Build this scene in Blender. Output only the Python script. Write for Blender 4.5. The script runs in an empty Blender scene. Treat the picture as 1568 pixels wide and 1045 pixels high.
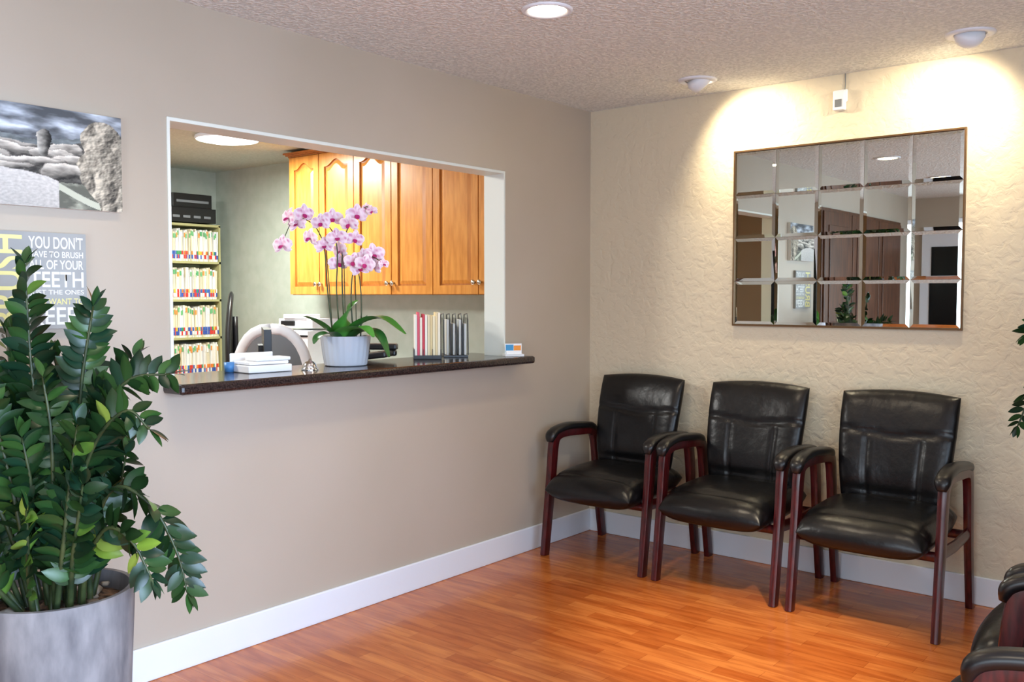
import bpy, bmesh, math, random
from mathutils import Vector, Matrix, noise
random.seed(7)
S = bpy.context.scene
V = Vector

# ------------------------------------------------------------------ materials
def lin(c):
    return tuple(((x/255)/12.92 if x/255 <= .04045 else ((x/255+.055)/1.055)**2.4) for x in c)
def mat(name, rgb, rough=.5, metal=0., emit=0., coat=0., spec=None, srgb=True):
    m = bpy.data.materials.new(name); m.use_nodes = True
    b = m.node_tree.nodes['Principled BSDF']
    c = lin(rgb) if srgb else rgb
    b.inputs['Base Color'].default_value = (*c, 1)
    b.inputs['Roughness'].default_value = rough
    b.inputs['Metallic'].default_value = metal
    if spec is not None: b.inputs['Specular IOR Level'].default_value = spec
    if coat: b.inputs['Coat Weight'].default_value = coat; b.inputs['Coat Roughness'].default_value = .2
    if emit:
        b.inputs['Emission Color'].default_value = (*c, 1); b.inputs['Emission Strength'].default_value = emit
    return m
def N(m, t, **kw):
    n = m.node_tree.nodes.new(t)
    for k, v in kw.items():
        if hasattr(n, k): setattr(n, k, v)
        else: n.inputs[k].default_value = v
    return n
def L(m, a, b): m.node_tree.links.new(a, b)
def bsdf(m): return m.node_tree.nodes['Principled BSDF']
def coords(m, scale=(1, 1, 1), out='Object'):
    tc = N(m, 'ShaderNodeTexCoord'); mp = N(m, 'ShaderNodeMapping')
    mp.inputs['Scale'].default_value = scale
    L(m, tc.outputs[out], mp.inputs['Vector']); return mp.outputs['Vector']
def ramp(m, src, stops):
    r = N(m, 'ShaderNodeValToRGB'); L(m, src, r.inputs[0])
    e = r.color_ramp.elements
    while len(e) < len(stops): e.new(.5)
    for k, (p, c) in enumerate(stops):
        e[k].position = p; e[k].color = (*c, 1) if len(c) == 3 else c
    return r.outputs[0]
def addbump(m, src, strength, dist):
    b = N(m, 'ShaderNodeBump'); b.inputs['Strength'].default_value = strength; b.inputs['Distance'].default_value = dist
    L(m, src, b.inputs['Height']); L(m, b.outputs[0], bsdf(m).inputs['Normal']); return b
def noisy(m, scale, c1, c2, vec=(1, 1, 1), detail=3, lo=.35, hi=.65, bump=0, dist=.002):
    n = N(m, 'ShaderNodeTexNoise'); n.inputs['Scale'].default_value = scale; n.inputs['Detail'].default_value = detail
    L(m, coords(m, vec), n.inputs['Vector'])
    r = ramp(m, n.outputs['Fac'], [(lo, lin(c1)), (hi, lin(c2))])
    L(m, r, bsdf(m).inputs['Base Color'])
    if bump: addbump(m, n.outputs['Fac'], bump, dist)
    return m

M_wallL = noisy(mat('paint_taupe', (184, 175, 163), .38), 1.5, (180, 168, 152), (185, 173, 158), bump=0)
nn = N(M_wallL, 'ShaderNodeTexNoise'); nn.inputs['Scale'].default_value = 5; nn.inputs['Detail'].default_value = 5
L(M_wallL, coords(M_wallL), nn.inputs['Vector']); addbump(M_wallL, nn.outputs['Fac'], .25, .006)

M_wallB = mat('plaster_trowel', (212, 200, 176), .6)
n1 = N(M_wallB, 'ShaderNodeTexNoise'); n1.inputs['Scale'].default_value = 24; n1.inputs['Detail'].default_value = 5; n1.inputs['Distortion'].default_value = .6
L(M_wallB, coords(M_wallB), n1.inputs['Vector'])
r1 = ramp(M_wallB, n1.outputs['Fac'], [(.36, (0, 0, 0)), (.52, (.7, .7, .7)), (.68, (1, 1, 1))])
addbump(M_wallB, r1, .5, .0042)

M_ceil = mat('popcorn_ceiling', (230, 232, 232), .9)
n1 = N(M_ceil, 'ShaderNodeTexNoise'); n1.inputs['Scale'].default_value = 62; n1.inputs['Detail'].default_value = 2
L(M_ceil, coords(M_ceil), n1.inputs['Vector'])
r1 = ramp(M_ceil, n1.outputs['Fac'], [(.42, (0, 0, 0)), (.62, (1, 1, 1))])
addbump(M_ceil, r1, .6, .008)
L(M_ceil, ramp(M_ceil, n1.outputs['Fac'], [(.35, lin((212, 215, 214))), (.6, lin((236, 238, 236)))]), bsdf(M_ceil).inputs['Base Color'])
M_ceilo = noisy(mat('office_ceiling_paint', (196, 204, 194), .9), 60, (184, 196, 188), (200, 210, 202), bump=.4, dist=.006)

M_off = noisy(mat('paint_sage', (182, 188, 176), .6), 12, (174, 182, 170), (182, 189, 178), bump=.4, dist=.006)
M_white = mat('white_trim_paint', (228, 232, 240), .4)
M_jamb = mat('cream_trim_paint', (226, 230, 222), .45)

M_floor = mat('laminate_floor', (200, 110, 50), .19)
br = N(M_floor, 'ShaderNodeTexBrick')
br.inputs['Scale'].default_value = 1; br.inputs['Brick Width'].default_value = .42; br.inputs['Row Height'].default_value = .066
br.inputs['Mortar Size'].default_value = .0007; br.inputs['Mortar Smooth'].default_value = .1; br.offset = .37
br.inputs['Color1'].default_value = (*lin((212, 130, 66)), 1); br.inputs['Color2'].default_value = (*lin((184, 98, 42)), 1)
br.inputs['Mortar'].default_value = (*lin((146, 74, 34)), 1)
L(M_floor, coords(M_floor), br.inputs['Vector'])
g = N(M_floor, 'ShaderNodeTexNoise'); g.inputs['Scale'].default_value = 14; g.inputs['Detail'].default_value = 5; g.inputs['Distortion'].default_value = .6
L(M_floor, coords(M_floor, (.3, 2.4, 1)), g.inputs['Vector'])
gr = ramp(M_floor, g.outputs['Fac'], [(.36, lin((222, 204, 190))), (.6, lin((255, 252, 246)))])
mx = N(M_floor, 'ShaderNodeMixRGB', blend_type='MULTIPLY'); mx.inputs[0].default_value = 1
L(M_floor, br.outputs['Color'], mx.inputs[1]); L(M_floor, gr, mx.inputs[2]); L(M_floor, mx.outputs[0], bsdf(M_floor).inputs['Base Color'])

M_gran = noisy(mat('dark_granite', (40, 36, 38), .12), 160, (34, 26, 26), (66, 52, 48), lo=.42, hi=.7)
M_leather = mat('black_leather', (13, 13, 15), .30, spec=.42)
ln = N(M_leather, 'ShaderNodeTexNoise'); ln.inputs['Scale'].default_value = 14; ln.inputs['Detail'].default_value = 6
L(M_leather, coords(M_leather), ln.inputs['Vector']); addbump(M_leather, ln.outputs['Fac'], .35, .01)
M_mahog = noisy(mat('mahogany', (74, 18, 20), .28, coat=.1), 30, (50, 10, 13), (80, 18, 20), vec=(3, 3, .5))
M_pad = mat('black_vinyl_pad', (18, 17, 19), .33)
M_honey = noisy(mat('honey_maple', (214, 146, 62), .35, coat=.2), 9, (200, 128, 52), (220, 150, 70), vec=(5, 5, .6), detail=5)
M_honeyd = noisy(mat('honey_maple_groove', (172, 106, 40), .45), 9, (160, 94, 36), (178, 110, 46), vec=(5, 5, .6))
M_brown = noisy(mat('walnut', (96, 60, 40), .35), 8, (66, 38, 24), (98, 60, 38), vec=(5, 5, .5))
M_chrome = mat('chrome', (220, 220, 222), .15, 1)
M_knob = mat('nickel', (210, 205, 195), .25, 1)
M_mirror = mat('mirror_glass', (222, 228, 220), .01, 1)
M_bronze = mat('bronze_frame', (110, 84, 58), .35, .7)
M_plastic = mat('white_plastic', (238, 240, 244), .35)
M_grayp = mat('gray_plastic', (120, 124, 128), .45)
M_blackp = mat('black_plastic', (22, 22, 24), .4)
M_lamp = mat('lamp_diffuser', (255, 238, 205), .5, emit=14)
M_lamp2 = mat('office_lamp_diffuser', (250, 255, 250), .5, emit=4)
M_pot = noisy(mat('gray_stone_pot', (150, 148, 150), .85, spec=.25), 16, (104, 103, 106), (142, 140, 141), vec=(1, 1, .35), detail=8, bump=.4, dist=.004)
M_soil = noisy(mat('soil_mulch', (70, 52, 40), .9), 40, (40, 30, 24), (120, 92, 72), bump=1, dist=.02)
M_cer = mat('white_ceramic', (196, 201, 211), .18)
M_stem = noisy(mat('green_stem', (60, 88, 40), .45), 20, (34, 50, 28), (66, 76, 42))
M_paper = mat('paper', (236, 236, 234), .8)
M_shelf = mat('shelf_metal', (176, 172, 120), .5)
def colmat(name, rough, spec=.5, sss=0):
    m = mat(name, (255, 255, 255), rough, spec=spec)
    a = N(m, 'ShaderNodeVertexColor'); a.layer_name = 'Col'
    L(m, a.outputs['Color'], bsdf(m).inputs['Base Color']); return m
M_leaf = colmat('glossy_leaf', .30, spec=.35)
M_petal = colmat('orchid_petal', .6)
M_print = colmat('printed_canvas', .7)

# ------------------------------------------------------------------ mesh builder
class MB:
    def __init__(s): s.v = []; s.f = []; s.m = []; s.c = []
    def add(s, vs, fs, mi=0, col=None):
        o = len(s.v); s.v += [tuple(p) for p in vs]
        s.f += [tuple(i+o for i in f) for f in fs]; s.m += [mi]*len(fs)
        if col is None: col = (1, 1, 1)
        s.c += col if isinstance(col, list) else [col]*len(vs)
    def box(s, x0, x1, y0, y1, z0, z1, mi=0, col=None, M=None):
        vs = [V((x, y, z)) for z in (z0, z1) for y in (y0, y1) for x in (x0, x1)]
        if M: vs = [M @ p for p in vs]
        s.add(vs, [(0, 2, 3, 1), (4, 5, 7, 6), (0, 1, 5, 4), (2, 6, 7, 3), (0, 4, 6, 2), (1, 3, 7, 5)], mi, col)
    def lathe(s, prof, c=(0, 0, 0), n=32, mi=0, rf=None, M=None):
        vs = []; fs = []
        for (r, z) in prof:
            for k in range(n):
                a = 2*math.pi*k/n; rr = r*(rf(a) if rf else 1)
                p = V((rr*math.cos(a), rr*math.sin(a), z))
                if M: p = M @ p
                vs.append(p+V(c))
        for i in range(len(prof)-1):
            for k in range(n):
                k2 = (k+1) % n; fs.append((i*n+k, i*n+k2, (i+1)*n+k2, (i+1)*n+k))
        s.add(vs, fs, mi)
    def sweep(s, path, w, h, side=(1, 0, 0), mi=0, n=12, p=4, sc=None):
        side = V(side).normalized(); path = [V(q) for q in path]; vs = []; fs = []
        K = len(path)
        for i, q in enumerate(path):
            t = (path[min(i+1, K-1)]-path[max(i-1, 0)]).normalized()
            up = t.cross(side).normalized(); sd = up.cross(t).normalized()
            f = sc[i] if sc else 1
            for k in range(n):
                a = 2*math.pi*(k+.5)/n; ca, sa = math.cos(a), math.sin(a)
                r = (abs(ca)**p+abs(sa)**p)**(-1/p)
                vs.append(q+sd*(ca*r*w/2*f)+up*(sa*r*h/2*f))
        for i in range(K-1):
            for k in range(n):
                k2 = (k+1) % n; fs.append((i*n+k, i*n+k2, (i+1)*n+k2, (i+1)*n+k))
        fs.append(tuple(range(n-1, -1, -1))); fs.append(tuple((K-1)*n+k for k in range(n)))
        s.add(vs, fs, mi)
    def tube(s, path, r0, r1=None, n=7, mi=0, col=None):
        r1 = r0 if r1 is None else r1
        path = [V(q) for q in path]; K = len(path); vs = []; fs = []
        ref = V((.3, .9, .2))
        for i, q in enumerate(path):
            t = (path[min(i+1, K-1)]-path[max(i-1, 0)]).normalized()
            a = t.cross(ref).normalized(); b = t.cross(a)
            r = r0+(r1-r0)*i/(K-1)
            for k in range(n):
                an = 2*math.pi*k/n; vs.append(q+a*math.cos(an)*r+b*math.sin(an)*r)
        for i in range(K-1):
            for k in range(n):
                k2 = (k+1) % n; fs.append((i*n+k, i*n+k2, (i+1)*n+k2, (i+1)*n+k))
        fs.append(tuple(range(n))); fs.append(tuple((K-1)*n+k for k in range(n-1, -1, -1)))
        s.add(vs, fs, mi, col)
    def mesh(s, name, mats, smooth=False, fix=True):
        me = bpy.data.meshes.new(name); me.from_pydata(s.v, [], s.f)
        for m in mats: me.materials.append(m)
        me.polygons.foreach_set('material_index', s.m)
        ca = me.color_attributes.new('Col', 'FLOAT_COLOR', 'POINT')
        ca.data.foreach_set('color', [x for c in s.c for x in (c[0], c[1], c[2], 1)])
        if fix:
            bm = bmesh.new(); bm.from_mesh(me); bmesh.ops.recalc_face_normals(bm, faces=bm.faces); bm.to_mesh(me); bm.free()
        me.polygons.foreach_set('use_smooth', [smooth]*len(me.polygons))
        me.update(); return me
    def obj(s, name, mats, parent=None, smooth=False, bevel=0, fix=True, auto=False):
        me = s.mesh(name, mats, smooth, fix)
        return mkobj(name, me, parent, bevel, auto)
def mkobj(name, me, parent=None, bevel=0, auto=False):
    o = bpy.data.objects.new(name, me); S.collection.objects.link(o)
    if parent: o.parent = parent
    if bevel:
        b = o.modifiers.new('bevel', 'BEVEL'); b.width = bevel; b.segments = 2; b.limit_method = 'ANGLE'; b.angle_limit = math.radians(40)
    if auto:
        me.set_sharp_from_angle(angle=math.radians(35))
    return o
def empty(name, loc=(0, 0, 0), rot=0):
    e = bpy.data.objects.new(name, None); S.collection.objects.link(e); e.location = loc; e.rotation_euler = (0, 0, rot)
    e.empty_display_size = .1; return e
def cr(pts, n=6):
    pts = [V(p) for p in pts]; P = [pts[0]*2-pts[1]]+pts+[pts[-1]*2-pts[-2]]; out = []
    for i in range(1, len(P)-2):
        a, b, c, d = P[i-1:i+3]
        for k in range(n):
            t = k/n
            out.append(.5*((2*b)+(c-a)*t+(2*a-5*b+4*c-d)*t*t+(3*b-a-3*c+d)*t**3))
    out.append(pts[-1]); return out

# ------------------------------------------------------------------ room shell
H = 2.44; YB = 4.47; XR = 3.9; YF = -1.8; XO = -3.8; HO = 2.41
oy0, oy1, oz0, oz1 = 1.80, 3.69, 1.025, 2.02
b = MB(); b.box(XO-.12, XR+.12, YF-.12, YB+.12, -.1, 0); b.obj('floor', [M_floor])
b = MB(); b.box(0, XR+.12, YF-.12, YB+.12, H, H+.1); b.obj('ceiling', [M_ceil])
b = MB(); b.box(XO-.12, -.12, YF-.12, YB+.12, HO, HO+.1); b.obj('ceiling_office', [M_ceilo])
b = MB()
b.box(-.12, 0, YF, oy0, 0, H); b.box(-.12, 0, oy1, YB, 0, H)
b.box(-.12, 0, oy0, oy1, 0, oz0); b.box(-.12, 0, oy0, oy1, oz1, H)
b.obj('wall_left', [M_wallL])
b = MB(); b.box(0, XR+.12, YB, YB+.12, 0, H); b.obj('wall_back', [M_wallB])
b = MB(); b.box(XO-.12, 0, YB, YB+.12, 0, H); b.obj('wall_office_back', [M_off])
b = MB(); b.box(XO-.12, XO, YF-.12, YB, 0, HO); b.obj('wall_office_left', [M_off])
# front wall; its unseen storefront window is added to let in fill light
fx0, fx1, fz0, fz1 = 1.6, 3.7, .35, 2.2
b = MB(); b.box(XO-.12, fx0, YF-.12, YF, 0, H); b.box(fx1, XR+.12, YF-.12, YF, 0, H)
b.box(fx0, fx1, YF-.12, YF, 0, fz0); b.box(fx0, fx1, YF-.12, YF, fz1, H)
b.obj('wall_front', [M_wallL])
b = MB()
for (a, c) in ((fx0, fx0+.05), (fx1-.05, fx1), (2.62, 2.68)): b.box(a, c, YF-.08, YF-.02, fz0, fz1)
b.box(fx0, fx1, YF-.08, YF-.02, fz0, fz0+.05); b.box(fx0, fx1, YF-.08, YF-.02, fz1-.05, fz1)
b.obj('added_front_window', [M_white], bevel=.004)
# right wall with window
wy0, wy1, wz0, wz1 = -.9, 2.5, .5, 2.1
b = MB()
b.box(XR, XR+.12, YF, wy0, 0, H); b.box(XR, XR+.12, wy1, YB, 0, H)
b.box(XR, XR+.12, wy0, wy1, 0, wz0); b.box(XR, XR+.12, wy0, wy1, wz1, H)
b.obj('wall_right', [M_wallL])
b = MB()
for (a, c) in ((wy0, wy0+.05), (wy1-.05, wy1), (.77, .83)): b.box(XR+.02, XR+.08, a, c, wz0, wz1)
b.box(XR+.02, XR+.08, wy0, wy1, wz0, wz0+.05); b.box(XR+.02, XR+.08, wy0, wy1, wz1-.05, wz1)
b.obj('window_1', [M_white], bevel=.004)
# baseboards
def bboard(name, x0, x1, y0, y1):
    b = MB(); b.box(x0, x1, y0, y1, 0, .128); b.obj(name, [M_white], bevel=.005)
bboard('baseboard_left', 0, .014, .95, YB)
bboard('baseboard_back', .014, XR, YB-.014, YB)
bboard('baseboard_right', XR-.014, XR, YF, YB-.014)
bboard('baseboard_front', 1.2, XR-.014, YF, YF+.014)
# opening trim
b = MB()
b.box(-.13, .006, oy1-.012, oy1, 1.065, oz1-.012); b.box(-.13, .006, oy0, oy0+.012, 1.065, oz1-.012)
b.box(-.13, .006, oy0, oy1, oz1-.014, oz1)
b.obj('trim_opening', [M_jamb], bevel=.002)
# counter
b = MB(); b.box(-.33, .12, 1.77, 3.80, 1.027, 1.066)
b.obj('reception_counter', [M_gran], bevel=.012)

# doors seen in the mirror
b = MB(); b.box(0.001, .03, -1.25, .92, 0, 2.15, 0)
for k in range(3):
    y0 = -1.22+k*.71
    b.box(.03, .045, y0, y0+.69, .03, 2.12, 0)
    b.box(.045, .055, y0+.1, y0+.59, 1.15, 2.0, 0); b.box(.045, .055, y0+.1, y0+.59, .15, 1.05, 0)
b.obj('door_1', [M_brown], bevel=.006)
b = MB(); b.box(.1, .95, YF+.001, YF+.04, 0, 2.05)
b.box(.2, .5, YF+.04, YF+.046, .3, 1.9, 1); b.box(.56, .85, YF+.04, YF+.046, .3, 1.9, 1); b.box(.88, .92, YF+.04, YF+.09, .95, 1.1, 2)
b.obj('door_2', [M_white, mat('dark_glass', (18, 22, 24), .08), M_chrome], bevel=.004)

# ------------------------------------------------------------------ mirror
root = empty('wall_mirror', (.906, YB, 1.224))
W, Hh = 1.108, .90; b = MB()
nx, nz = 5, 4; tw, th = (W-.016)/nx, (Hh-.016)/nz
for i in range(nx):
    for j in range(nz):
        x0, z0 = .008+i*tw+.0006, .008+j*th+.0006; x1, z1 = x0+tw-.0012, z0+th-.0012; e = .016
        ax = random.uniform(-.0012, .0012); az = random.uniform(-.0012, .0012)
        vs = [(x0, -.010, z0), (x1, -.010, z0), (x1, -.010, z1), (x0, -.010, z1)]
        q = [(x0+e, z0+e), (x1-e, z0+e), (x1-e, z1-e), (x0+e, z1-e)]
        cx, cz = (x0+x1)/2, (z0+z1)/2
        vs += [(x, -.0122+(x-cx)*ax+(z-cz)*az, z) for x, z in q]
        b.add(vs, [(4, 5, 6, 7), (0, 1, 5, 4), (1, 2, 6, 5), (2, 3, 7, 6), (3, 0, 4, 7)])
b.obj('mirror_tiles', [M_mirror], root)
b = MB(); b.box(0, W, -.009, 0, 0, Hh)
b.box(0, .008, -.018, -.009, 0, Hh); b.box(W-.008, W, -.018, -.009, 0, Hh); b.box(.008, W-.008, -.018, -.009, 0, .008); b.box(.008, W-.008, -.018, -.009, Hh-.008, Hh)
b.obj('frame', [M_bronze], root)

# ------------------------------------------------------------------ cushions & chairs
def cushion(fn, n=44, groove=None):
    P = [math.sin(math.pi/2*(-1+2*i/n)) for i in range(n+1)]
    b = MB(); vs = []; fs = []
    for side in (1, -1):
        for j in P:
            for i in P:
                c, nrm, T = fn(i, j)
                e = (max(0, 1-abs(i)**6)*max(0, 1-abs(j)**6))**.5
                g = groove(i, j) if (groove and side == 1) else 0
                vs.append(c+nrm*side*(T*e-g*min(1, e*1.5)))
    m = n+1
    for sd in (0, 1):
        for j in range(n):
            for i in range(n):
                a = sd*m*m+j*m+i; q = (a, a+1, a+m+1, a+m); fs.append(q if sd else q[::-1])
    b.add(vs, fs)
    me = b.mesh('cushion', [M_leather], True, False)
    bm = bmesh.new(); bm.from_mesh(me); bmesh.ops.remove_doubles(bm, verts=bm.verts, dist=.0002)
    bmesh.ops.recalc_face_normals(bm, faces=bm.faces); bm.to_mesh(me); bm.free()
    me.polygons.foreach_set('use_smooth', [True]*len(me.polygons)); return me
def gauss(x, w): return math.exp(-(x/w)**2)
def seatfn(s, t):
    x = s*.274*math.sqrt(1-.12*t*t); y = t*.290*math.sqrt(1-.16*s*s)-.052
    z = .400-.022*max(0, -t)**3+.012*t
    return V((x, y, z)), V((0, 0, 1)), .077
def seatgr(s, t):
    g = .008*gauss(t+.66+.05*s*s, .05)
    g += .006*gauss(t-.45-.25*s*s, .06)
    g += .003*gauss(s*.9+.25*t-.1, .05)*gauss(t-.3, .35)
    g -= .010*gauss(s, .6)*gauss(t+.1, .5)
    return g
def backfn(s, t):
    w = .249+.018*t; x = s*w*math.sqrt(1-.08*t*t)
    h = (t*.268+ .006*(1-s*s)*(t > 0)*t)*math.sqrt(1-.08*s*s)
    tilt = math.radians(11)
    y0 = .205+h*math.sin(tilt)-.028*s*s-.012*math.cos(t*2.2)
    z0 = .680+h*math.cos(tilt)
    return V((x, y0, z0)), V((0, -math.cos(tilt), math.sin(tilt))), .048
def backgr(s, t):
    l = .22+.12*abs(s)
    g = .011*gauss(t-l, .035)
    if t < l: g += .008*gauss(abs(s)-.47, .035)*min(1, (l-t)*6)
    g -= .010*gauss(t+.45, .35)
    g += .007*gauss(t+.72, .05)*gauss(s, .9)
    return g
ME_seat = cushion(seatfn, 44, seatgr); ME_back = cushion(backfn, 56, backgr)
b = MB()
for sx in (-1, 1):
    X = sx*.300
    path = cr([(X, -.262, 0), (X, -.235, .2), (X, -.205, .42), (X, -.185, .585), (X, -.155, .632), (X, -.08, .644), (X, .05, .638), (X, .15, .63), (X, .195, .60), (X, .215, .5), (X, .235, .3), (X, .285, 0)], 5)
    K = len(path)
    sc = [1-.20*max(0, 1-i/(K*.3)) - .20*max(0, (i-K*.7)/(K*.3)) for i in range(K)]
    b.sweep(path, .040, .062, (1, 0, 0), 0, 12, 5, sc)
    b.sweep([(X, -.215, .345), (X, .0, .335), (X, .235, .345)], .024, .05, (1, 0, 0), 0, 8, 6)
b.sweep([(-.29, -.19, .325), (.29, -.19, .325)], .024, .04, (0, 1, 0), 0, 8, 6)
b.sweep([(-.29, .20, .34), (.29, .20, .34)], .024, .04, (0, 1, 0), 0, 8, 6)
ME_frame = b.mesh('chair_frame', [M_mahog], True); ME_frame.set_sharp_from_angle(angle=math.radians(60))
b = MB()
for sx in (-1, 1):
    X = sx*.300
    path = cr([(X, -.218, .600), (X, -.205, .638), (X, -.155, .660), (X, -.06, .670), (X, .06, .662), (X, .15, .652), (X, .21, .625)], 5)
    K = len(path); sc = [min(1, .55+.45*math.sin(min(1, min(i, K-1-i)/5)*math.pi/2)) for i in range(K)]
    b.sweep(path, .064, .040, (1, 0, 0), 0, 14, 2.8, sc)
ME_pad = b.mesh('chair_pads', [M_pad], True)
def guest_chair(x, y, rot):
    r = empty('guest_armchair', (x, y, 0), rot)
    mkobj('seat', ME_seat, r); mkobj('backrest', ME_back, r); mkobj('wood_frame', ME_frame, r); mkobj('arm_pads', ME_pad, r)
guest_chair(.425, 4.135, 0); guest_chair(1.105, 4.13, 0); guest_chair(1.785, 4.12, 0)
guest_chair(2.765, 3.03, -math.pi/2+.03); guest_chair(2.81, 2.325, -math.pi/2+.09)

# ------------------------------------------------------------------ leaves
def leaf(b, p, d, up, Ln, wd, col, droop=.15, seg=6, fold=.18, cap=None, mi=0, round_=.85):
    d = d.normalized(); side = d.cross(up)
    if side.length < 1e-3: side = V((1, 0, 0))
    side.normalize(); nrm = side.cross(d).normalized()
    vs = []; cs = []
    for k in range(seg+1):
        t = k/seg; w = wd/2*(math.sin(math.pi*min(1, max(0, t**round_)))**.8 if 0 < t < 1 else 0)+.0006
        c = p+d*(Ln*t)-nrm*(droop*Ln*t*t)
        for q in (-1, 0, 1):
            vv = c+side*(q*w)+nrm*(abs(q)*w*fold)
            if cap: vv = cap(vv)
            vs.append(vv); f = 1.0 if q else 1.35
            cs.append(tuple(x*f for x in col))
    fs = []
    for k in range(seg):
        a = k*3; fs += [(a, a+1, a+4, a+3), (a+1, a+2, a+5, a+4)]
    b.add(vs, fs, mi, cs)
GREENS = [(24, 46, 22), (28, 54, 26), (36, 64, 30), (20, 40, 24), (44, 76, 34), (22, 48, 32)]
def zz_stem(b, pts, cap, n=6, L0=.075, start=.25, bright=0, dens=.0225, w=.47):
    path = [cap(q) for q in cr(pts, n)]
    b.tube(path, .009, .003, 7, 1)
    ln = [0]
    for i in range(1, len(path)): ln.append(ln[-1]+(path[i]-path[i-1]).length)
    T = ln[-1]; s = T*start; k = 0
    ph = random.uniform(0, 6.28)
    while s < T:
        i = max(j for j in range(len(ln)) if ln[j] <= s); i = min(i, len(path)-2)
        f = (s-ln[i])/max(1e-6, ln[i+1]-ln[i]); p = path[i].lerp(path[i+1], f); t = (path[i+1]-path[i]).normalized()
        sd = t.cross(V((math.cos(ph), math.sin(ph), .3))).normalized()
        fr = (s/T-start)/(1-start); Ls = L0*(.75+.4*math.sin(math.pi*min(1, .15+fr*.8)))*random.uniform(.85, 1.15)
        for q in (-1, 1):
            d = sd*q+t*random.uniform(.45, .9)+V((random.uniform(-.12, .12), random.uniform(-.12, .12), random.uniform(-.15, .22)))
            c = random.choice(GREENS)
            if random.random() < bright: c = random.choice([(104, 130, 44), (84, 118, 46), (120, 138, 58)])
            up = t.cross(sd).normalized()+V((random.uniform(-.4, .4), random.uniform(-.4, .4), .6))
            leaf(b, p, d, up, Ls, Ls*w, lin(c), random.uniform(.05, .3), cap=cap)
        s += dens*random.uniform(.85, 1.15); ph += random.uniform(-.5, .5)
    t = (path[-1]-path[-2]).normalized()
    for q in range(3):
        leaf(b, path[-1], t+V((random.uniform(-.5, .5), random.uniform(-.5, .5), random.uniform(-.2, .4))), V((0.3, .2, 1)), L0*.8, L0*.35, lin(random.choice(GREENS[2:])), .1, cap=cap)
Rv = V((.774, .633, 0)); Fv = V((-.633, .774, 0))
M_peb = noisy(mat('pebbles', (150, 140, 128), .8), 8, (110, 96, 84), (178, 170, 158))
def pot(root, r, h):
    b = MB()
    b.lathe([(0, 0), (r*.86, 0), (r*.88, .01), (r*.93, h*.4), (r*.985, h*.85), (r*1.0, h-.006), (r*.995, h), (r*.93, h), (r*.925, h-.01), (r*.91, h-.07)], n=64)
    b.obj('pot_body', [M_pot], root, True, auto=True)
    b = MB()
    b.lathe([(r*.92, h-.055), (r*.7, h-.045), (r*.4, h-.035), (0, h-.03)], n=32)
    b.obj('soil', [M_soil], root, True)
    b = MB()
    for k in range(34):
        a = random.uniform(0, 6.28); rr = r*.82*math.sqrt(random.random()); s = random.uniform(.012, .03)
        c = V((rr*math.cos(a), rr*math.sin(a), h-.035))
        b.lathe([(0, -s*.5), (s*.8, -s*.3), (s, .0), (s*.7, s*.4), (0, s*.5)], c, 7, 0, rf=lambda a, k=k: 1+.3*math.sin(3*a+k))
    b.obj('pebbles', [M_peb], root, True)
root = empty('potted_zz_plant', (.385, 1.20, 0)); pot(root, .214, .535)
base = V((.385, 1.20, 0))
def capL(p):
    if p.x+base.x < .03: p = V((-base.x+.03+(abs(p.x+base.x))*.03, p.y, p.z))
    return p
def P(s, z, d=0): return Rv*s-Fv*d+V((0, 0, z))
b = MB()
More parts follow.
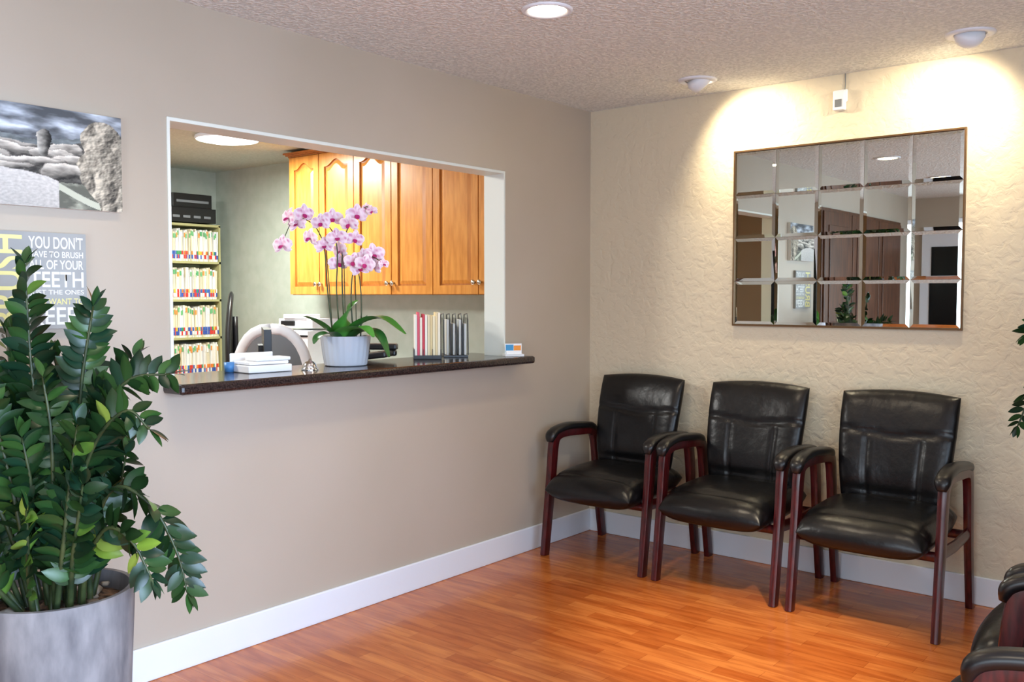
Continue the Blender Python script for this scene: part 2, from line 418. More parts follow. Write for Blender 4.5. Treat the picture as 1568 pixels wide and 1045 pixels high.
main = [
    [(.02, .49, 0), (0, .8, .02), (-.04, 1.15, .02), (-.065, 1.47, 0)],
    [(.05, .49, 0), (.07, .8, 0), (.10, 1.1, .03), (.15, 1.35, .05)],
    [(.08, .49, .02), (.12, .8, .05), (.19, 1.05, .08), (.27, 1.15, .1), (.38, 1.165, .1)],
    [(.06, .49, .05), (.10, .78, .08), (.18, .98, .12), (.28, 1.07, .15), (.34, 1.02, .15)],
    [(.1, .49, .0), (.12, .68, .03), (.20, .84, .06), (.31, .80, .08), (.38, .67, .08), (.41, .55, .08)],
    [(.1, .49, .05), (.14, .64, .1), (.22, .75, .15), (.30, .72, .18), (.35, .62, .18)],
    [(-.02, .49, 0), (-.06, .8, 0), (-.12, 1.05, .03), (-.20, 1.22, .03)],
    [(-.05, .49, .05), (-.1, .75, .08), (-.18, .95, .1), (-.26, 1.05, .12)],
    [(-.05, .49, .08), (-.12, .65, .14), (-.18, .75, .18), (-.25, .78, .2)],
    [(0, .49, .1), (-.02, .75, .14), (-.06, .98, .15), (-.10, 1.12, .15)],
    [(.03, .49, .08), (.05, .75, .1), (.06, 1.0, .12), (.04, 1.16, .12)],
    [(.05, .49, .1), (.1, .7, .15), (.14, .9, .18), (.17, 1.04, .2)],
    [(.02, .49, -.05), (.05, .8, -.08), (.1, 1.05, -.1), (.20, 1.2, -.1)],
    [(-.02, .49, -.05), (-.02, .8, -.06), (0, 1.05, -.07), (-.01, 1.2, -.05)],
    [(-.04, .49, .1), (-.09, .62, .18), (-.13, .72, .2), (-.15, .80, .22)],
    [(-.04, .49, 0), (-.1, .7, -.02), (-.2, .85, -.03), (-.3, .93, 0)],
    [(.08, .49, .08), (.12, .66, .14), (.16, .80, .18), (.18, .88, .2)],
    [(.0, .49, .12), (.02, .62, .18), (.04, .74, .22), (.05, .82, .24)],
    [(-.08, .49, .12), (-.14, .55, .2), (-.18, .60, .24), (-.2, .64, .27)],
    [(.04, .49, .02), (.07, .75, .04), (.12, .98, .06), (.15, 1.12, .05)],
    [(.0, .49, .04), (-.02, .7, .05), (-.08, .9, .06), (-.13, 1.0, .06)],
    [(.06, .49, -.02), (.1, .75, -.03), (.17, .95, -.03), (.26, 1.0, -.02)],
    [(-.06, .49, .02), (-.12, .75, .02), (-.2, 1.02, .04), (-.27, 1.15, .06)],
    [(-.03, .49, .06), (-.07, .72, .1), (-.13, .9, .13), (-.17, 1.03, .14)],
    [(.02, .49, .06), (.0, .72, .1), (.01, .88, .14), (.0, 1.0, .16)],
    [(-.01, .49, .02), (-.04, .8, .03), (-.09, 1.05, .02), (-.12, 1.27, .0)],
    [(.04, .49, .08), (.06, .62, .12), (.09, .74, .14), (.10, .84, .15)],
    [(-.06, .49, .06), (-.08, .62, .1), (-.10, .76, .12), (-.09, .88, .14)],
    [(.09, .49, -.03), (.13, .66, -.04), (.17, .8, -.04), (.2, .92, -.03)],
    [(-.10, .49, .04), (-.16, .6, .08), (-.21, .7, .1), (-.24, .82, .1)],
]
for k, st in enumerate(main):
    br_ = .4 if k in (8, 17) else (.2 if k in (5, 18, 14) else .02)
    zz_stem(b, [P(*q) for q in st], capL, 6, .074, .25, br_)
b.obj('foliage', [M_leaf, M_stem], root, True, fix=False)

rt2 = empty('potted_corner_plant', (2.86, 4.06, 0)); pot(rt2, .19, .48)
base2 = V((2.86, 4.06, 0))
def capB(p):
    if p.y+base2.y > YB-.03: p = V((p.x, YB-.03-base2.y, p.z))
    return p
b = MB()
def Q(x, y, z): return V((x, y, z))-base2
zz_stem(b, [Q(2.82, 4.05, .44), Q(2.76, 4.02, .85), Q(2.61, 3.93, 1.18), Q(2.46, 3.87, 1.30), Q(2.385, 3.85, 1.24)], capB, 6, .07, .5)
zz_stem(b, [Q(2.84, 4.02, .44), Q(2.77, 3.98, .85), Q(2.60, 3.90, 1.12), Q(2.43, 3.83, 1.06), Q(2.365, 3.81, .90)], capB, 6, .06, .6)
for k in range(12):
    a = random.uniform(0, 6.28); r = random.uniform(.08, .3); h = random.uniform(.9, 1.5); dx, dy = r*math.cos(a), r*math.sin(a)
    dx = max(dx, -.10)
    zz_stem(b, [V((dx*.2, dy*.2, .44)), V((dx*.5, dy*.5, .44+(h-.44)*.5)), V((dx, dy, h))], capB, 8, .07)
b.obj('foliage', [M_leaf, M_stem], rt2, True, fix=False)

# ------------------------------------------------------------------ orchid
root = empty('potted_orchid', (-.145, 2.745, 1.066))
b = MB()
b.lathe([(0, 0), (.088, 0), (.094, .004), (.102, .05), (.108, .10), (.111, .128), (.112, .134), (.104, .134), (.101, .11), (0, .108)], n=96, rf=lambda a: 1+.012*math.sin(24*a))
b.obj('ceramic_pot', [M_cer], root, True, auto=True)
def O(s, z, d=0): return Rv*s-Fv*d+V((0, 0, z-1.066))
b = MB()
stems = [[(-.05, 1.17), (-.075, 1.40), (-.09, 1.60), (-.14, 1.70), (-.22, 1.72), (-.275, 1.62)],
         [(.0, 1.17), (-.01, 1.45), (0, 1.63), (.05, 1.73), (.10, 1.775), (.14, 1.76)],
         [(.04, 1.17), (.03, 1.38), (.05, 1.52), (.12, 1.555), (.19, 1.51)],
         [(-.02, 1.17), (-.035, 1.4), (-.03, 1.58), (-.06, 1.68), (-.12, 1.71)],
         [(.07, 1.17), (.075, 1.36), (.06, 1.50), (.02, 1.56)]]
for st in stems: b.tube(cr([O(s, z, .02) for s, z in st], 6), .0035, .0018, 6, 1)
for s0, s1, z1 in ((-.055, -.085, 1.62), (.0, -.005, 1.6), (.05, .045, 1.5)): b.tube([O(s0, 1.17), O(s1, z1)], .0022, .0022, 5, 1)
fl = [(-.244, 1.726), (-.171, 1.741), (-.099, 1.703), (-.049, 1.724), (-.267, 1.603), (-.142, 1.636), (-.084, 1.60), (-.026, 1.635), (-.02, 1.58), (.032, 1.697), (.046, 1.633), (.058, 1.741), (.099, 1.77), (.13, 1.756), (-.03, 1.527), (.046, 1.53), (.09, 1.551), (.128, 1.565), (.07, 1.501), (.133, 1.512), (.177, 1.521), (-.21, 1.70), (.10, 1.52)]
for s, z in fl:
    dd = random.uniform(0, .07); c = O(s, z, dd)
    size = random.uniform(.042, .052)*(.55 if (s, z) in [(.13, 1.756), (.099, 1.77), (.177, 1.521)] else 1)
    out = (-Fv*random.uniform(.7, 1)+Rv*random.uniform(-.8, .6)+V((0, 0, random.uniform(-.35, .15)))).normalized()
    a1 = V((0, 0, 1)).cross(out).normalized(); a2 = out.cross(a1)
    spin = random.uniform(-.25, .25)
    for k, (ang, wl, ll) in enumerate([(90, .7, 1), (210, .62, 1), (330, .62, 1), (10, 1.1, 1.05), (170, 1.1, 1.05)]):
        a = math.radians(ang)+spin; d = a1*math.cos(a)+a2*math.sin(a)
        side = d.cross(out).normalized(); vs = []; cs = []; sg = 6
        for i in range(sg+1):
            t = i/sg; w = size*wl*.5*math.sin(math.pi*min(.97, .08+.87*t))**.7
            for q in (-1, -.5, 0, .5, 1):
                vs.append(c+d*(size*ll*t)+side*(w*q)+out*(.12*size*math.sin(t*3)+(.003 if k > 2 else 0)-.1*size*t*t*abs(q)))
                e = (.9 if (abs(q) == .5 and .2 < t < .8) else .10)*random.random()+max(0, .35-t)*1.5+random.uniform(0, .10)
                e = min(1, e)
                ca, cb = lin((250, 236, 244)), lin((196, 70, 146))
                cs.append(tuple(ca[m]*(1-e)+cb[m]*e for m in range(3)))
        fs = []
        for i in range(sg):
            for q in range(4): a_ = i*5+q; fs.append((a_, a_+1, a_+6, a_+5))
        b.add(vs, fs, 0, cs)
    for ang in (250, 290, 270):
        a = math.radians(ang)+spin; d = a1*math.cos(a)+a2*math.sin(a)+out*.8
        leaf(b, c+out*.003, d, out, size*.55, size*.34, lin((170, 26, 104)), -.2, 4, .4)
def strap(path, w, col):
    path = cr(path, 5); K = len(path); vs = []; cs = []
    for i, q in enumerate(path):
        t = i/(K-1); tg = (path[min(i+1, K-1)]-path[max(i-1, 0)]).normalized()
        sd = tg.cross(V((0, 0, 1)))
        if sd.length < .1: sd = Fv.copy()
        sd.normalize(); nr = sd.cross(tg)
        ww = w/2*math.sin(math.pi*min(.985, .2+.79*t))**.6
        for k in (-1, -.5, 0, .5, 1):
            vs.append(q+sd*ww*k+nr*abs(k)*ww*.3); cs.append(tuple(x*(1.2 if k == 0 else 1) for x in col))
    fs = []
    for i in range(K-1):
        for k in range(4): a = i*5+k; fs.append((a, a+1, a+6, a+5))
    b.add(vs, fs, 2, cs)
G = lin((58, 120, 44)); G2 = lin((80, 146, 60)); G3 = lin((40, 92, 40))
strap([O(.0, 1.175, .0), O(.07, 1.25, .02), O(.17, 1.275, .05), O(.28, 1.21, .10)], .11, G)
strap([O(.02, 1.175, .03), O(.09, 1.22, .06), O(.16, 1.20, .10), O(.21, 1.11, .12)], .10, G3)
strap([O(-.01, 1.175, .0), O(.0, 1.25, .03), O(.03, 1.32, .03), O(.06, 1.36, .01)], .10, G2)
strap([O(-.02, 1.175, .02), O(-.08, 1.23, .05), O(-.13, 1.27, .08), O(-.17, 1.29, .09)], .09, G)
strap([O(0, 1.175, .05), O(.02, 1.22, .09), O(.10, 1.235, .14), O(.15, 1.20, .17)], .10, G2)
strap([O(-.02, 1.175, .05), O(-.05, 1.21, .09), O(-.09, 1.20, .13), O(-.11, 1.17, .15)], .08, G3)
strap([O(.0, 1.175, -.03), O(.06, 1.24, -.05), O(.09, 1.29, -.06)], .08, G3)
b.obj('orchid_plant', [M_petal, M_stem, M_leaf], root, True, fix=False)

# ------------------------------------------------------------------ pictures
def fbm(x, y, s=0): return noise.fractal(V((x, y, s)), 1, 2, 5)
def rid(x, y, s): return 1-abs(noise.noise(V((x, y, s))))*2
BOUL = ((.10, .62, .22, .05), (.34, .63, .15, .045), (.62, .60, .12, .06), (.24, .55, .26, .06), (.52, .54, .18, .06), (.04, .47, .24, .06), (.66, .47, .15, .09), (.40, .44, .24, .06), (.60, .36, .18, .07), (.14, .38, .24, .05))
def landscape(nx=240, ny=158):
    vs = []; cs = []; fs = []
    def hr(u, v):
        return .4*rid(u*7+v*2, v*5, 1.7)+.22*fbm(u*14, v*12, 6)+.05*fbm(u*40, v*36, 3)
    for j in range(ny+1):
        for i in range(nx+1):
            u, v = i/nx, j/ny; e = .006
            vs.append((.0, u, v))
            hz = .70+.035*math.sin(u*9+1)+.03*fbm(u*7, 0)
            if v > hz:
                n_ = fbm(u*3.2+v, v*8, 3)
                c = .44+.55*max(-.35, n_)+.28*max(0, 1-abs(v-.80)/.09)*(.5+fbm(u*6, v*12, 8))
                col = V((c*.93, c*.99, c*1.06))
            elif v > hz-.05:
                c = .38+.12*fbm(u*16, v*30, 2); col = V((c*.92, c, c*1.02))
            else:
                c = .20+.14*fbm(u*16, v*22, 2); col = V((c, c*.98, c*.92))
                wu = u+.05*fbm(u*4, v*6, 5); wv = v+.045*fbm(u*4, v*6, 15)
                for (cx, cy, rx, ry) in BOUL:
                    dx, dy = (wu-cx)/rx, (wv-cy)/ry; d = abs(dx)**3+abs(dy)**2.2
                    if d < 1:
                        lt = .50+.40*dy-.12*dx+.14*fbm(u*18, v*36, 5)
                        if d > .86: lt *= .6
                        col = V((lt*1.03, lt*.99, lt*.92))
            up = ((u-.47+.02*fbm(u*9, v*9, 1))/.05)**2+((v-.64)/.14)**2
            if up < 1: c = .60-.5*(u-.44)/.06+.2*fbm(u*20, v*20, 4); col = V((c, c*.98, c*.92))
            ed = .36-.8*(u-.22)**2+.012*fbm(u*9, 2)
            if v < ed and u < .56:
                lt = .74-.10*(ed-v)/.3+.09*fbm(u*40, v*50, 9)
                col = V((lt*1.01, lt*.99, lt*.96))
            elif v < .26+.02*fbm(u*8, 1) and u < .85:
                lt = .30+.35*max(0, fbm(u*8, v*14, 11))
                if abs(v-.17-.15*math.sin(u*5)) < .035: lt = .7
                col = V((lt, lt*1.02, lt*.9))
            d = ((u-.86)/.145)**2+((v-.72)/.2)**2+.2*fbm(u*6, v*6, 4)
            lim = .78+.09*math.sin(v*6+2.2)+.02*fbm(u*3, v*9, 2)
            if d < 1 or (u > lim and v < .66):
                g = (hr(u+e, v)-hr(u-e, v))*-2.2+(hr(u, v+e)-hr(u, v-e))*1.6
                lt = .50+g*.8-.6*(u-.86); lt = max(.14, min(.78, lt))
                col = V((lt*1.04, lt*.98, lt*.86))
            cs.append(tuple(min(.9, max(.02, x))**1.8 for x in col))
    m = nx+1
    for j in range(ny):
        for i in range(nx): a = j*m+i; fs.append((a, a+1, a+m+1, a+m))
    return vs, cs, fs
root = empty('landscape_canvas_print', (0, 1.13, 1.664))
b = MB(); b.box(.001, .028, 0, .486, 0, .318); b.obj('canvas_body', [M_paper], root)
vs, cs, fs = landscape(); b = MB(); b.add([(.0285, y*.486, z*.318) for _, y, z in vs], fs, 0, cs); b.obj('canvas_image', [M_print], root, fix=False)

root = empty('typographic_wall_sign', (0, 1.165, 1.273))
b = MB(); b.box(.001, .022, 0, .324, 0, .31); b.obj('sign_board', [noisy(mat('sign_grey', (160, 164, 168), .7), 6, (150, 152, 152), (163, 165, 164))], root)
M_txt = mat('sign_cream', (228, 229, 224), .7); M_yel = mat('sign_yellow', (224, 218, 150), .7)
def text(body, y0, y1, z0, z1, m, rot=False, name='text'):
    c = bpy.data.curves.new('t', 'FONT'); c.body = body; c.offset = .014
    o = bpy.data.objects.new('t', c); S.collection.objects.link(o)
    bpy.context.view_layer.update()
    me = bpy.data.meshes.new_from_object(o.evaluated_get(bpy.context.evaluated_depsgraph_get()))
    bpy.data.objects.remove(o)
    X = [v.co.x for v in me.vertices]; Y = [v.co.y for v in me.vertices]
    ax, bx, ay, by = min(X), max(X), min(Y), max(Y)
    for v in me.vertices:
        u = (v.co.x-ax)/(bx-ax); w = (v.co.y-ay)/(by-ay)
        if rot: u, w = 1-w, u
        v.co = (.0226, y0+u*(y1-y0), z0+w*(z1-z0))
    me.materials.clear(); me.materials.append(m); mkobj(name, me, root)
lines = [('YOU DON\'T', .258, .298, M_txt), ('HAVE TO BRUSH', .230, .250, M_txt), ('ALL OF YOUR', .192, .222, M_txt), ('TEETH', .134, .184, M_txt), ('JUST THE ONES', .106, .126, M_txt), ('YOU WANT TO', .078, .098, M_yel), ('KEEP?', .012, .070, M_txt)]
for t, z0, z1, m in lines: text(t, .140, .314, z0, z1, m)
text('BRUSH', .02, .122, .012, .298, M_yel, True)

# ------------------------------------------------------------------ ceiling fixtures
def spot(name, parent, loc, tgt, power, ang, blend, col=(1, .84, .62), rad=.03):
    l = bpy.data.lights.new(name, 'SPOT'); l.energy = power; l.spot_size = math.radians(ang); l.spot_blend = blend; l.color = col; l.shadow_soft_size = rad
    o = bpy.data.objects.new(name, l); S.collection.objects.link(o); o.location = loc
    d = V(tgt)-V(loc); o.rotation_euler = d.to_track_quat('-Z', 'Y').to_euler()
    if parent: o.parent = parent
    return o
def downlight(x, y, power, tgt=None, ang=130, blend=.8):
    r = empty('recessed_ceiling_light', (x, y, H))
    b = MB(); b.lathe([(.096, 0), (.095, -.006), (.085, -.009), (.074, -.006), (.070, -.001)], n=48); b.obj('trim_ring', [M_white], r, True)
    b = MB(); b.lathe([(.0001, -.0035), (.071, -.0035)], n=48); b.obj('diffuser', [M_lamp], r)
    t = (0, 0, -2) if tgt is None else (tgt[0]-x, tgt[1]-y, tgt[2]-H)
    spot('bulb', r, (0, 0, -.03), t, power, ang, blend, rad=.06)
downlight(.963, 2.78, 36); downlight(2.3, 2.78, 260, (1.5, 3.36, 0), 36, .8)  # second light is added, standing in for spotlight bounced off the mirror onto floor
downlight(.76, 1.52, 24); downlight(.75, .06, 28); downlight(2.3, .9, 34)
def eyeball(x, y, tgt, power):
    r = empty('adjustable_wall_wash_light', (x, y, H))
    b = MB(); b.lathe([(.095, 0), (.094, -.006), (.084, -.010), (.070, -.010), (.062, -.004)], n=40); b.obj('trim_ring', [M_white], r, True)
    d = (V(tgt)-V((x, y, H))).normalized(); q = V((0, 0, -1)).rotation_difference(d).to_matrix().to_4x4()
    prof = [(.0, .02), (.052, .015), (.060, -.006), (.055, -.028), (.046, -.045), (.040, -.048), (.036, -.036)]
    b = MB(); b.lathe(prof, (0, 0, .004), 32, M=q.to_3x3()); b.obj('eyeball', [M_white], r, True)
    b = MB(); b.lathe([(.0001, -.037), (.037, -.037)], (0, 0, .004), 24, M=q.to_3x3()); b.obj('bulb_face', [M_lamp], r)
    spot('bulb', r, d*.056, V(tgt)-V((x, y, H)), power, 122, .9, (1, .84, .57), .03)
eyeball(.86, 4.14, (1.10, YB, 2.02), 38); eyeball(2.10, 4.11, (1.86, YB, 2.02), 40)

# alarm sensor
root = empty('motion_sensor', (1.45, YB, 2.315))
b = MB(); b.box(-.028, .028, -.035, 0, -.05, .045); b.box(-.034, .034, -.012, 0, -.01, .05); b.obj('sensor_body', [M_plastic], root, bevel=.008)
b = MB(); b.tube([(.02, -.006, .045), (.022, -.006, .08), (.02, -.004, .125)], .0025); b.box(-.016, .016, -.038, -.033, -.035, .0); b.obj('cable', [M_grayp], root)

# ------------------------------------------------------------------ office: cabinets
root = empty('wall_cabinets', (0, 0, 0))
cx0, cx1, cyf, cz0, cz1 = -2.36, -.125, 4.15, 1.385, 2.37
b = MB(); b.box(cx0, cx1, cyf, YB-.001, cz0, cz1-.01); b.obj('carcass', [M_honeyd], root)
b = MB()
for k, (dz, dd) in enumerate(((0, .012), (.010, .026), (.02, .038))):
    b.box(cx0-dd, cx1, cyf-dd-.01, YB-.001, cz1-.012+dz, cz1+.001+dz)
b.obj('crown_moulding', [M_honeyd], root, bevel=.003)
def prism(b, pts, y0, y1, mi=0):
    n = len(pts); vs = [(x, y0, z) for x, z in pts]+[(x, y1, z) for x, z in pts]
    fs = [tuple(range(n)), tuple(range(2*n-1, n-1, -1))]+[(i, (i+1) % n, n+(i+1) % n, n+i) for i in range(n)]
    b.add(vs, fs, mi)
def arch(x0, x1, z, rise, n=16):
    out = []
    for k in range(n+1):
        t = k/n; u = abs(2*t-1); out.append((x0+(x1-x0)*t, z+rise*(0.5+.5*math.cos(math.pi*min(1, u*1.15)))))
    return out
edges = [-2.36, -2.03, -1.67, -1.31, -.94, -.565, -.20]
b = MB(); AR = .045
for k in range(6):
    x0, x1 = edges[k]+.004, edges[k+1]-.004; z0, z1 = cz0+.004, cz1-.015; f = .054; y = cyf
    b.box(x0, x1, y-.012, y, z0, z1, 1)
    b.box(x0, x0+f, y-.024, y-.012, z0, z1); b.box(x1-f, x1, y-.024, y-.012, z0, z1); b.box(x0+f, x1-f, y-.024, y-.012, z0, z0+f)
    zt = z1-.046-AR
    ar = arch(x0+f, x1-f, zt, AR)
    prism(b, [(x0+f, z1), (x1-f, z1)]+ar[::-1], y-.024, y-.012)
    g_ = .010; ar2 = arch(x0+f+g_, x1-f-g_, zt-g_, AR); outer = [(x0+f+g_, z0+f+g_), (x1-f-g_, z0+f+g_)]+ar2[::-1]
    g_ = .032; ar3 = arch(x0+f+g_, x1-f-g_, zt-g_, AR); inner = [(x0+f+g_, z0+f+g_), (x1-f-g_, z0+f+g_)]+ar3[::-1]
    n = len(outer); vs = [(x, y-.0125, z) for x, z in outer]+[(x, y-.021, z) for x, z in inner]
    b.add(vs, [tuple(range(n, 2*n))]+[(i, (i+1) % n, n+(i+1) % n, n+i) for i in range(n)], 0)
b.obj('doors', [M_honey, M_honeyd], root)
b = MB()
for x in (-1.335, -1.285, -.59, -.54, -2.055, -2.005):
    Mx = Matrix.Rotation(math.pi/2, 3, 'X')
    b.lathe([(0, .0), (.006, .0), (.006, .012), (.015, .018), (.016, .024), (.010, .030), (0, .031)], (x, cyf-.024, 1.46), 16, M=Mx)
b.obj('knobs', [M_knob], root, True)
# desk
b = MB(); b.box(-2.4, -.36, 3.86, YB-.001, .72, .76, 0)
for x in (-2.4, -1.4, -.4): b.box(x, x+.03, 3.9, YB-.02, 0, .72, 1)
b.box(-2.38, -.38, YB-.05, YB-.03, .3, .72, 1)
b.obj('office_desk', [M_plastic, M_honey], bevel=.004)
# reception work surface + monitor
b = MB(); b.box(-.92, -.36, 1.9, 3.3, .70, .74, 0)
for y in (1.92, 3.25): b.box(-.90, -.38, y, y+.03, 0, .70, 1)
b.obj('reception_desk', [M_grayp, M_honey], bevel=.004)
root = empty('computer_monitor', (-.72, 2.74, .741), math.radians(146))
b = MB(); b.lathe([(0, 0), (.11, 0), (.11, .008), (.03, .016), (.02, .03), (.018, .2), (0, .2)], n=28)
b.box(-.20, .20, -.012, .022, .16, .48, 0); b.box(-.19, .19, -.0135, -.012, .175, .47, 1); b.box(-.08, .08, .02, .045, .22, .40, 0)
b.obj('monitor_body', [M_blackp, mat('monitor_screen', (40, 46, 56), .15)], root, bevel=.004)
# printer
root = empty('office_printer', (-2.19, 4.16, .76), math.radians(12))
b = MB(); b.box(-.15, .15, -.2, .2, 0, .38, 0); b.box(-.14, .14, -.21, -.2, .04, .14, 1); b.box(-.15, .15, -.206, -.195, .335, .35, 2)
b.box(-.15, .15, -.15, .2, .395, .46, 0); b.box(-.10, .10, -.16, .0, .46, .49, 0); b.box(-.12, .0, -.165, -.15, .41, .445, 2)
b.obj('printer_body', [M_plastic, M_grayp, M_blackp], root, bevel=.012)
# task chairs
def task_chair(loc, rot, ztop, mfr, mseat, name):
    r = empty(name, loc, rot); b = MB()
    for k in range(5):
        a = k*2*math.pi/5; d = V((math.cos(a), math.sin(a), 0))
        b.sweep([d*.03+V((0, 0, .1)), d*.16+V((0, 0, .085)), d*.29+V((0, 0, .06))], .035, .028, V((0, 0, 1)).cross(d))
        b.lathe([(0, -.028), (.02, -.028), (.028, 0), (.02, .028), (0, .028)], d*.29+V((0, 0, .03)), 14, M=Matrix.Rotation(math.pi/2, 3, 'X'))
    b.tube([(0, 0, .08), (0, 0, .42)], .025); b.tube(cr([(0, .05, .42), (0, .24, .46), (0, .28, .6), (0, .275, ztop-.15)]), .02)
    b.obj('base', [M_blackp if mfr is not M_plastic else M_grayp], r, True)
    b = MB(); bh = ztop-.58
    arc = [V((.20*math.sin(t), .25-.03*abs(math.sin(t))**2, .58+bh*(.5+.5*math.cos(t)))) for t in [math.pi*2*k/32 for k in range(33)]]
    arc = [V((math.copysign(abs(p.x)**.8*.2**.2, p.x), p.y, p.z)) for p in arc]
    b.sweep(arc, .035, .06, (0, 1, 0), 0, 8, 3); b.obj('back_frame', [mfr], r, True)
    b = MB(); vs = [(.0, .26, .58+bh*.5)]+[(p.x*.95, p.y+.006, .58+bh*.5+(p.z-.58-bh*.5)*.96) for p in arc[:-1]]
    b.add(vs, [(0, k+1, (k+1) % 32+1) for k in range(32)]); b.obj('back_mesh', [mseat], r, True)
    b = MB(); b.lathe([(0, .43), (.2, .43), (.24, .45), (.24, .48), (.21, .50), (0, .505)], n=32); b.obj('seat', [mseat], r, True)
task_chair((-1.30, 3.25, 0), math.radians(222), 1.20, M_plastic, M_grayp, 'office_task_chair')
task_chair((-2.84, 3.66, 0), math.radians(-33), 1.38, M_blackp, M_blackp, 'office_task_chair')

# file shelf
root = empty('medical_file_shelf', (XO, 3.25, 0))
b = MB(); sd, sw = .30, 1.06
for z in (1.94, 1.645, 1.345, 1.045, .745, .445, .145): b.box(.02, sd, 0, sw, z-.012, z+.006)
b.box(.02, sd, 0, .015, 0, 1.94); b.box(.02, sd, sw-.015, sw, 0, 1.94); b.box(.01, .02, 0, sw, 0, 1.94)
b.obj('shelf_frame', [M_shelf], root)
TC = [(210, 60, 50), (60, 90, 170), (230, 190, 60), (60, 150, 90), (230, 130, 50), (50, 110, 190), (200, 50, 60)]
b = MB()
for z in (1.645, 1.345, 1.045, .745, .445, .145):
    y = .02
    while y < sw-.035:
        w = random.uniform(.006, .016); h = random.uniform(.225, .255); x1 = sd-random.uniform(.0, .02)
        lean = Matrix.Translation((0, y, z+.006)) @ Matrix.Rotation(random.uniform(-.03, .03), 4, 'X')
        wc = lin(random.choice([(230, 227, 216), (222, 212, 182), (234, 234, 230)]))
        b.box(.03, x1, 0, w, 0, h, col=wc, M=lean)
        b.box(x1, x1+.004, 0, w, .02, .05, col=lin(random.choice(TC[:2]+[(236, 234, 226)])), M=lean)
        b.box(x1, x1+.004, 0, w, .052, .08, col=lin(random.choice(TC+[(236, 234, 226)]*2)), M=lean)
        if random.random() < .7: b.box(x1, x1+.004, 0, w, h-.05, h-.015, col=lin(random.choice([(90, 170, 110), (230, 150, 70), (236, 236, 230), (110, 180, 120)])), M=lean)
        y += w+.0012
b.obj('medical_folders', [M_print], root)
root = empty('stereo_receiver', (XO+.19, 4.06, 1.947))
b = MB(); b.box(-.14, .13, -.2, .2, .008, .12); b.box(-.12, .12, -.17, .17, .128, .23); b.box(-.12, .12, -.17, .17, .12, .128)
for k in range(4): b.box(.13, .136, -.18+k*.09, -.12+k*.09, .04, .06, 1)
b.box(.12, .125, -.14, .14, .16, .18, 1)
b.obj('stacked_units', [M_blackp, M_grayp], root, bevel=.006)

# office ceiling lamp
root = empty('office_ceiling_lamp', (-2.2, 3.52, HO))
b = MB(); b.lathe([(.20, 0), (.205, -.012), (.195, -.022)], n=48); b.obj('lamp_rim', [M_white], root, True)
b = MB(); b.lathe([(.195, -.018), (.13, -.034), (.0001, -.040)], n=48); b.obj('lamp_diffuser', [M_lamp2], root, True)

# ------------------------------------------------------------------ counter items
CZ = 1.067
root = empty('magazine_file_holder', (-.19, 3.31, CZ), math.radians(-43)); root.scale = (.9, .9, 1)
b = MB()
for y in (-.075, -.025, .025, .071): b.box(-.11, .11, y, y+.003, 0, .05)
b.box(-.11, .11, -.075, .075, 0, .004); b.box(.106, .11, -.075, .075, 0, .02)
b.obj('holder', [M_blackp], root)
b = MB(); y = -.07
for k, c in enumerate([(240, 236, 226), (220, 90, 110), (240, 226, 210), (206, 70, 84), (240, 236, 220), (230, 214, 176), (222, 200, 150), (238, 226, 190), (226, 206, 160), (240, 232, 210)]):
    w = .013; b.box(-.1, .10, y, y+w*.95, .006, .205+.03*random.random(), col=lin(c)); y += w+.001
b.obj('folders', [M_print], root)
root = empty('wire_document_holder', (-.20, 3.52, CZ), math.radians(-40)); root.scale = (.9, .88, 1)
b = MB()
for y in (-.07, -.035, 0, .035, .07):
    pts = [(-.1, y, .01), (-.1, y, .16), (-.07, y, .215), (.05, y, .22), (.09, y, .19), (.1, y, .01)]
    b.tube(pts, .003, n=6, mi=0)
    for k in range(1, 5): b.tube([(-.1+.04*k, y, .012), (-.1+.04*k, y, .20)], .0012, n=4)
b.box(-.1, .1, -.07, .07, 0, .008); b.obj('wire_frame', [M_blackp], root)
b = MB()
for k, y in enumerate((-.052, -.015, .02, .05)): b.box(-.085, .08, y, y+.012, .01, .19-.02*(k % 2))
b.obj('documents', [mat('grey_paper', (210, 212, 210), .7)], root)
root = empty('business_card_holder', (.05, 3.70, CZ), math.radians(-35))
b = MB(); b.box(-.03, .03, -.05, .05, 0, .012, col=lin((230, 230, 232))); b.box(-.004, .0, -.045, .045, .012, .065, col=lin((236, 240, 244)))
b.box(.0, .003, -.04, .0, .025, .06, col=lin((70, 150, 200))); b.box(.0, .003, .003, .04, .02, .055, col=lin((236, 150, 60))); b.box(.006, .012, -.04, .04, .012, .03, col=lin((240, 240, 240)))
b.obj('cards', [M_print], root)
root = empty('paper_tray', (-.16, 2.30, CZ), math.radians(-5))
b = MB(); b.box(-.08, .08, -.10, .10, 0, .03); b.box(-.06, .07, -.09, .09, .032, .045); b.box(-.075, -.068, -.1, .1, .03, .075)
b.box(-.02, .07, -.06, .1, .046, .06); b.obj('tray_and_cards', [M_plastic], root, bevel=.004)
root = empty('service_bell', (-.06, 2.475, CZ))
b = MB(); b.lathe([(.036, 0), (.036, .006), (.03, .01), (.03, .012), (.027, .024), (.018, .034), (.006, .038), (.004, .046), (.0, .047)], n=28); b.obj('bell', [M_chrome], root, True)
root = empty('pen_cup', (-.22, 2.19, CZ))
b = MB(); b.lathe([(0, 0), (.018, 0), (.021, .04), (.018, .04), (.016, .01), (0, .01)], n=24); b.obj('cup', [mat('blue_cup', (70, 130, 190), .4)], root, True)
root = empty('desk_telephone', (-.25, 3.02, CZ), math.radians(-60))
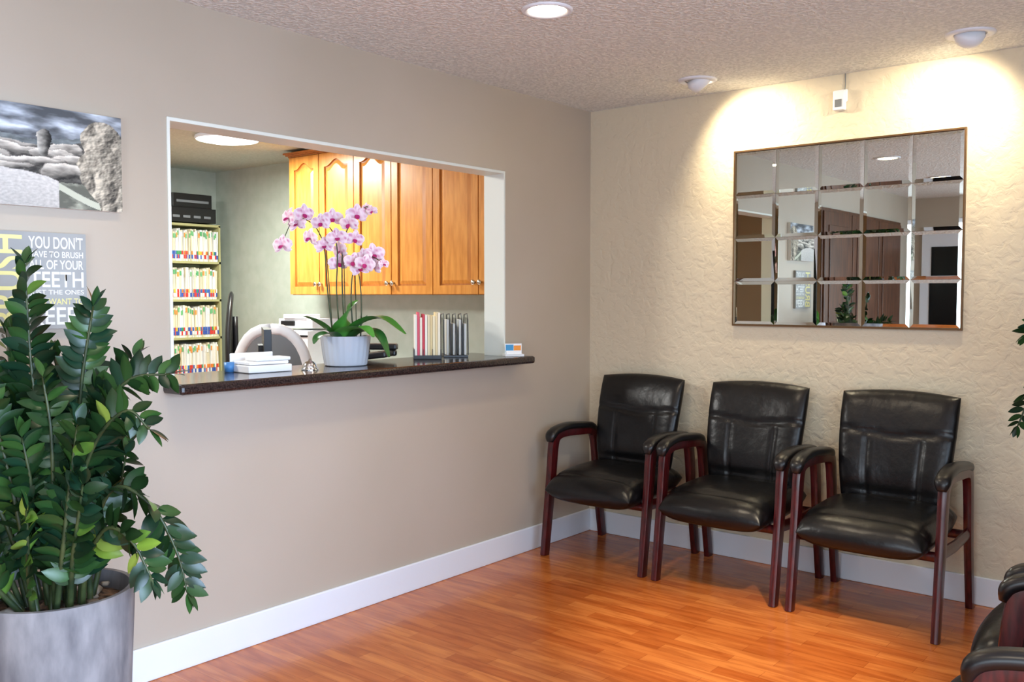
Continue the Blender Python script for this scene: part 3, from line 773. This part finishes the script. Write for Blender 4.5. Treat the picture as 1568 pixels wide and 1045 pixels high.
b = MB(); b.box(-.09, .09, -.08, .08, 0, .03, M=Matrix.Rotation(.12, 4, 'X') @ Matrix.Translation((0, 0, .012))); b.box(-.085, -.04, -.09, .09, .05, .08, 0); b.box(-.08, -.045, -.085, -.05, .02, .05); b.box(-.08, -.045, .05, .085, .02, .05)
b.obj('phone_body', [M_blackp], root, bevel=.008)

# ------------------------------------------------------------------ lights & world
def area(name, loc, rot, sx, sy, power, col, spread=math.pi):
    l = bpy.data.lights.new(name, 'AREA'); l.shape = 'RECTANGLE'; l.size = sx; l.size_y = sy; l.energy = power; l.color = col; l.spread = spread
    o = bpy.data.objects.new(name, l); S.collection.objects.link(o); o.location = loc; o.rotation_euler = rot; return o
area('window_daylight', (XR+.16, (wy0+wy1)/2, (wz0+wz1)/2), (0, math.pi/2, 0), 1.6, 3.3, 80, (.64, .80, 1))
area('window_daylight_low', (XR+.15, (wy0+wy1)/2, 1.2), (0, math.radians(77), 0), 1.2, 3.2, 46, (.50, .69, 1), math.radians(75))
area('front_fill_light', ((fx0+fx1)/2, YF-.16, (fz0+fz1)/2), (math.pi/2, 0, 0), 2.1, 1.85, 72, (.76, .88, 1))  # added fill through the invented front window, brightens the ceiling
area('office_lamp_light', (-2.2, 3.52, HO-.06), (0, 0, 0), .38, .38, 66, (.96, 1, .93))
area('office_fill_rear', (-1.5, 1.4, HO-.05), (math.radians(25), 0, 0), .6, .6, 74, (1, .99, .95))  # added office fill, has no lamp fixture of its own
w = bpy.data.worlds.new('sky'); S.world = w; w.use_nodes = True
bg = w.node_tree.nodes['Background']; bg.inputs[0].default_value = (.75, .86, 1, 1); bg.inputs[1].default_value = 1.2

# ------------------------------------------------------------------ camera
c = bpy.data.cameras.new('camera'); c.lens = 32.51; c.sensor_width = 36; c.clip_start = .02
o = bpy.data.objects.new('camera', c); S.collection.objects.link(o); o.location = (3.07, 0, 1.38)
o.rotation_euler = (math.radians(90-2.81), 0, math.radians(39.3)); S.camera = o
S.view_settings.view_transform = 'Standard'; S.view_settings.exposure = 0
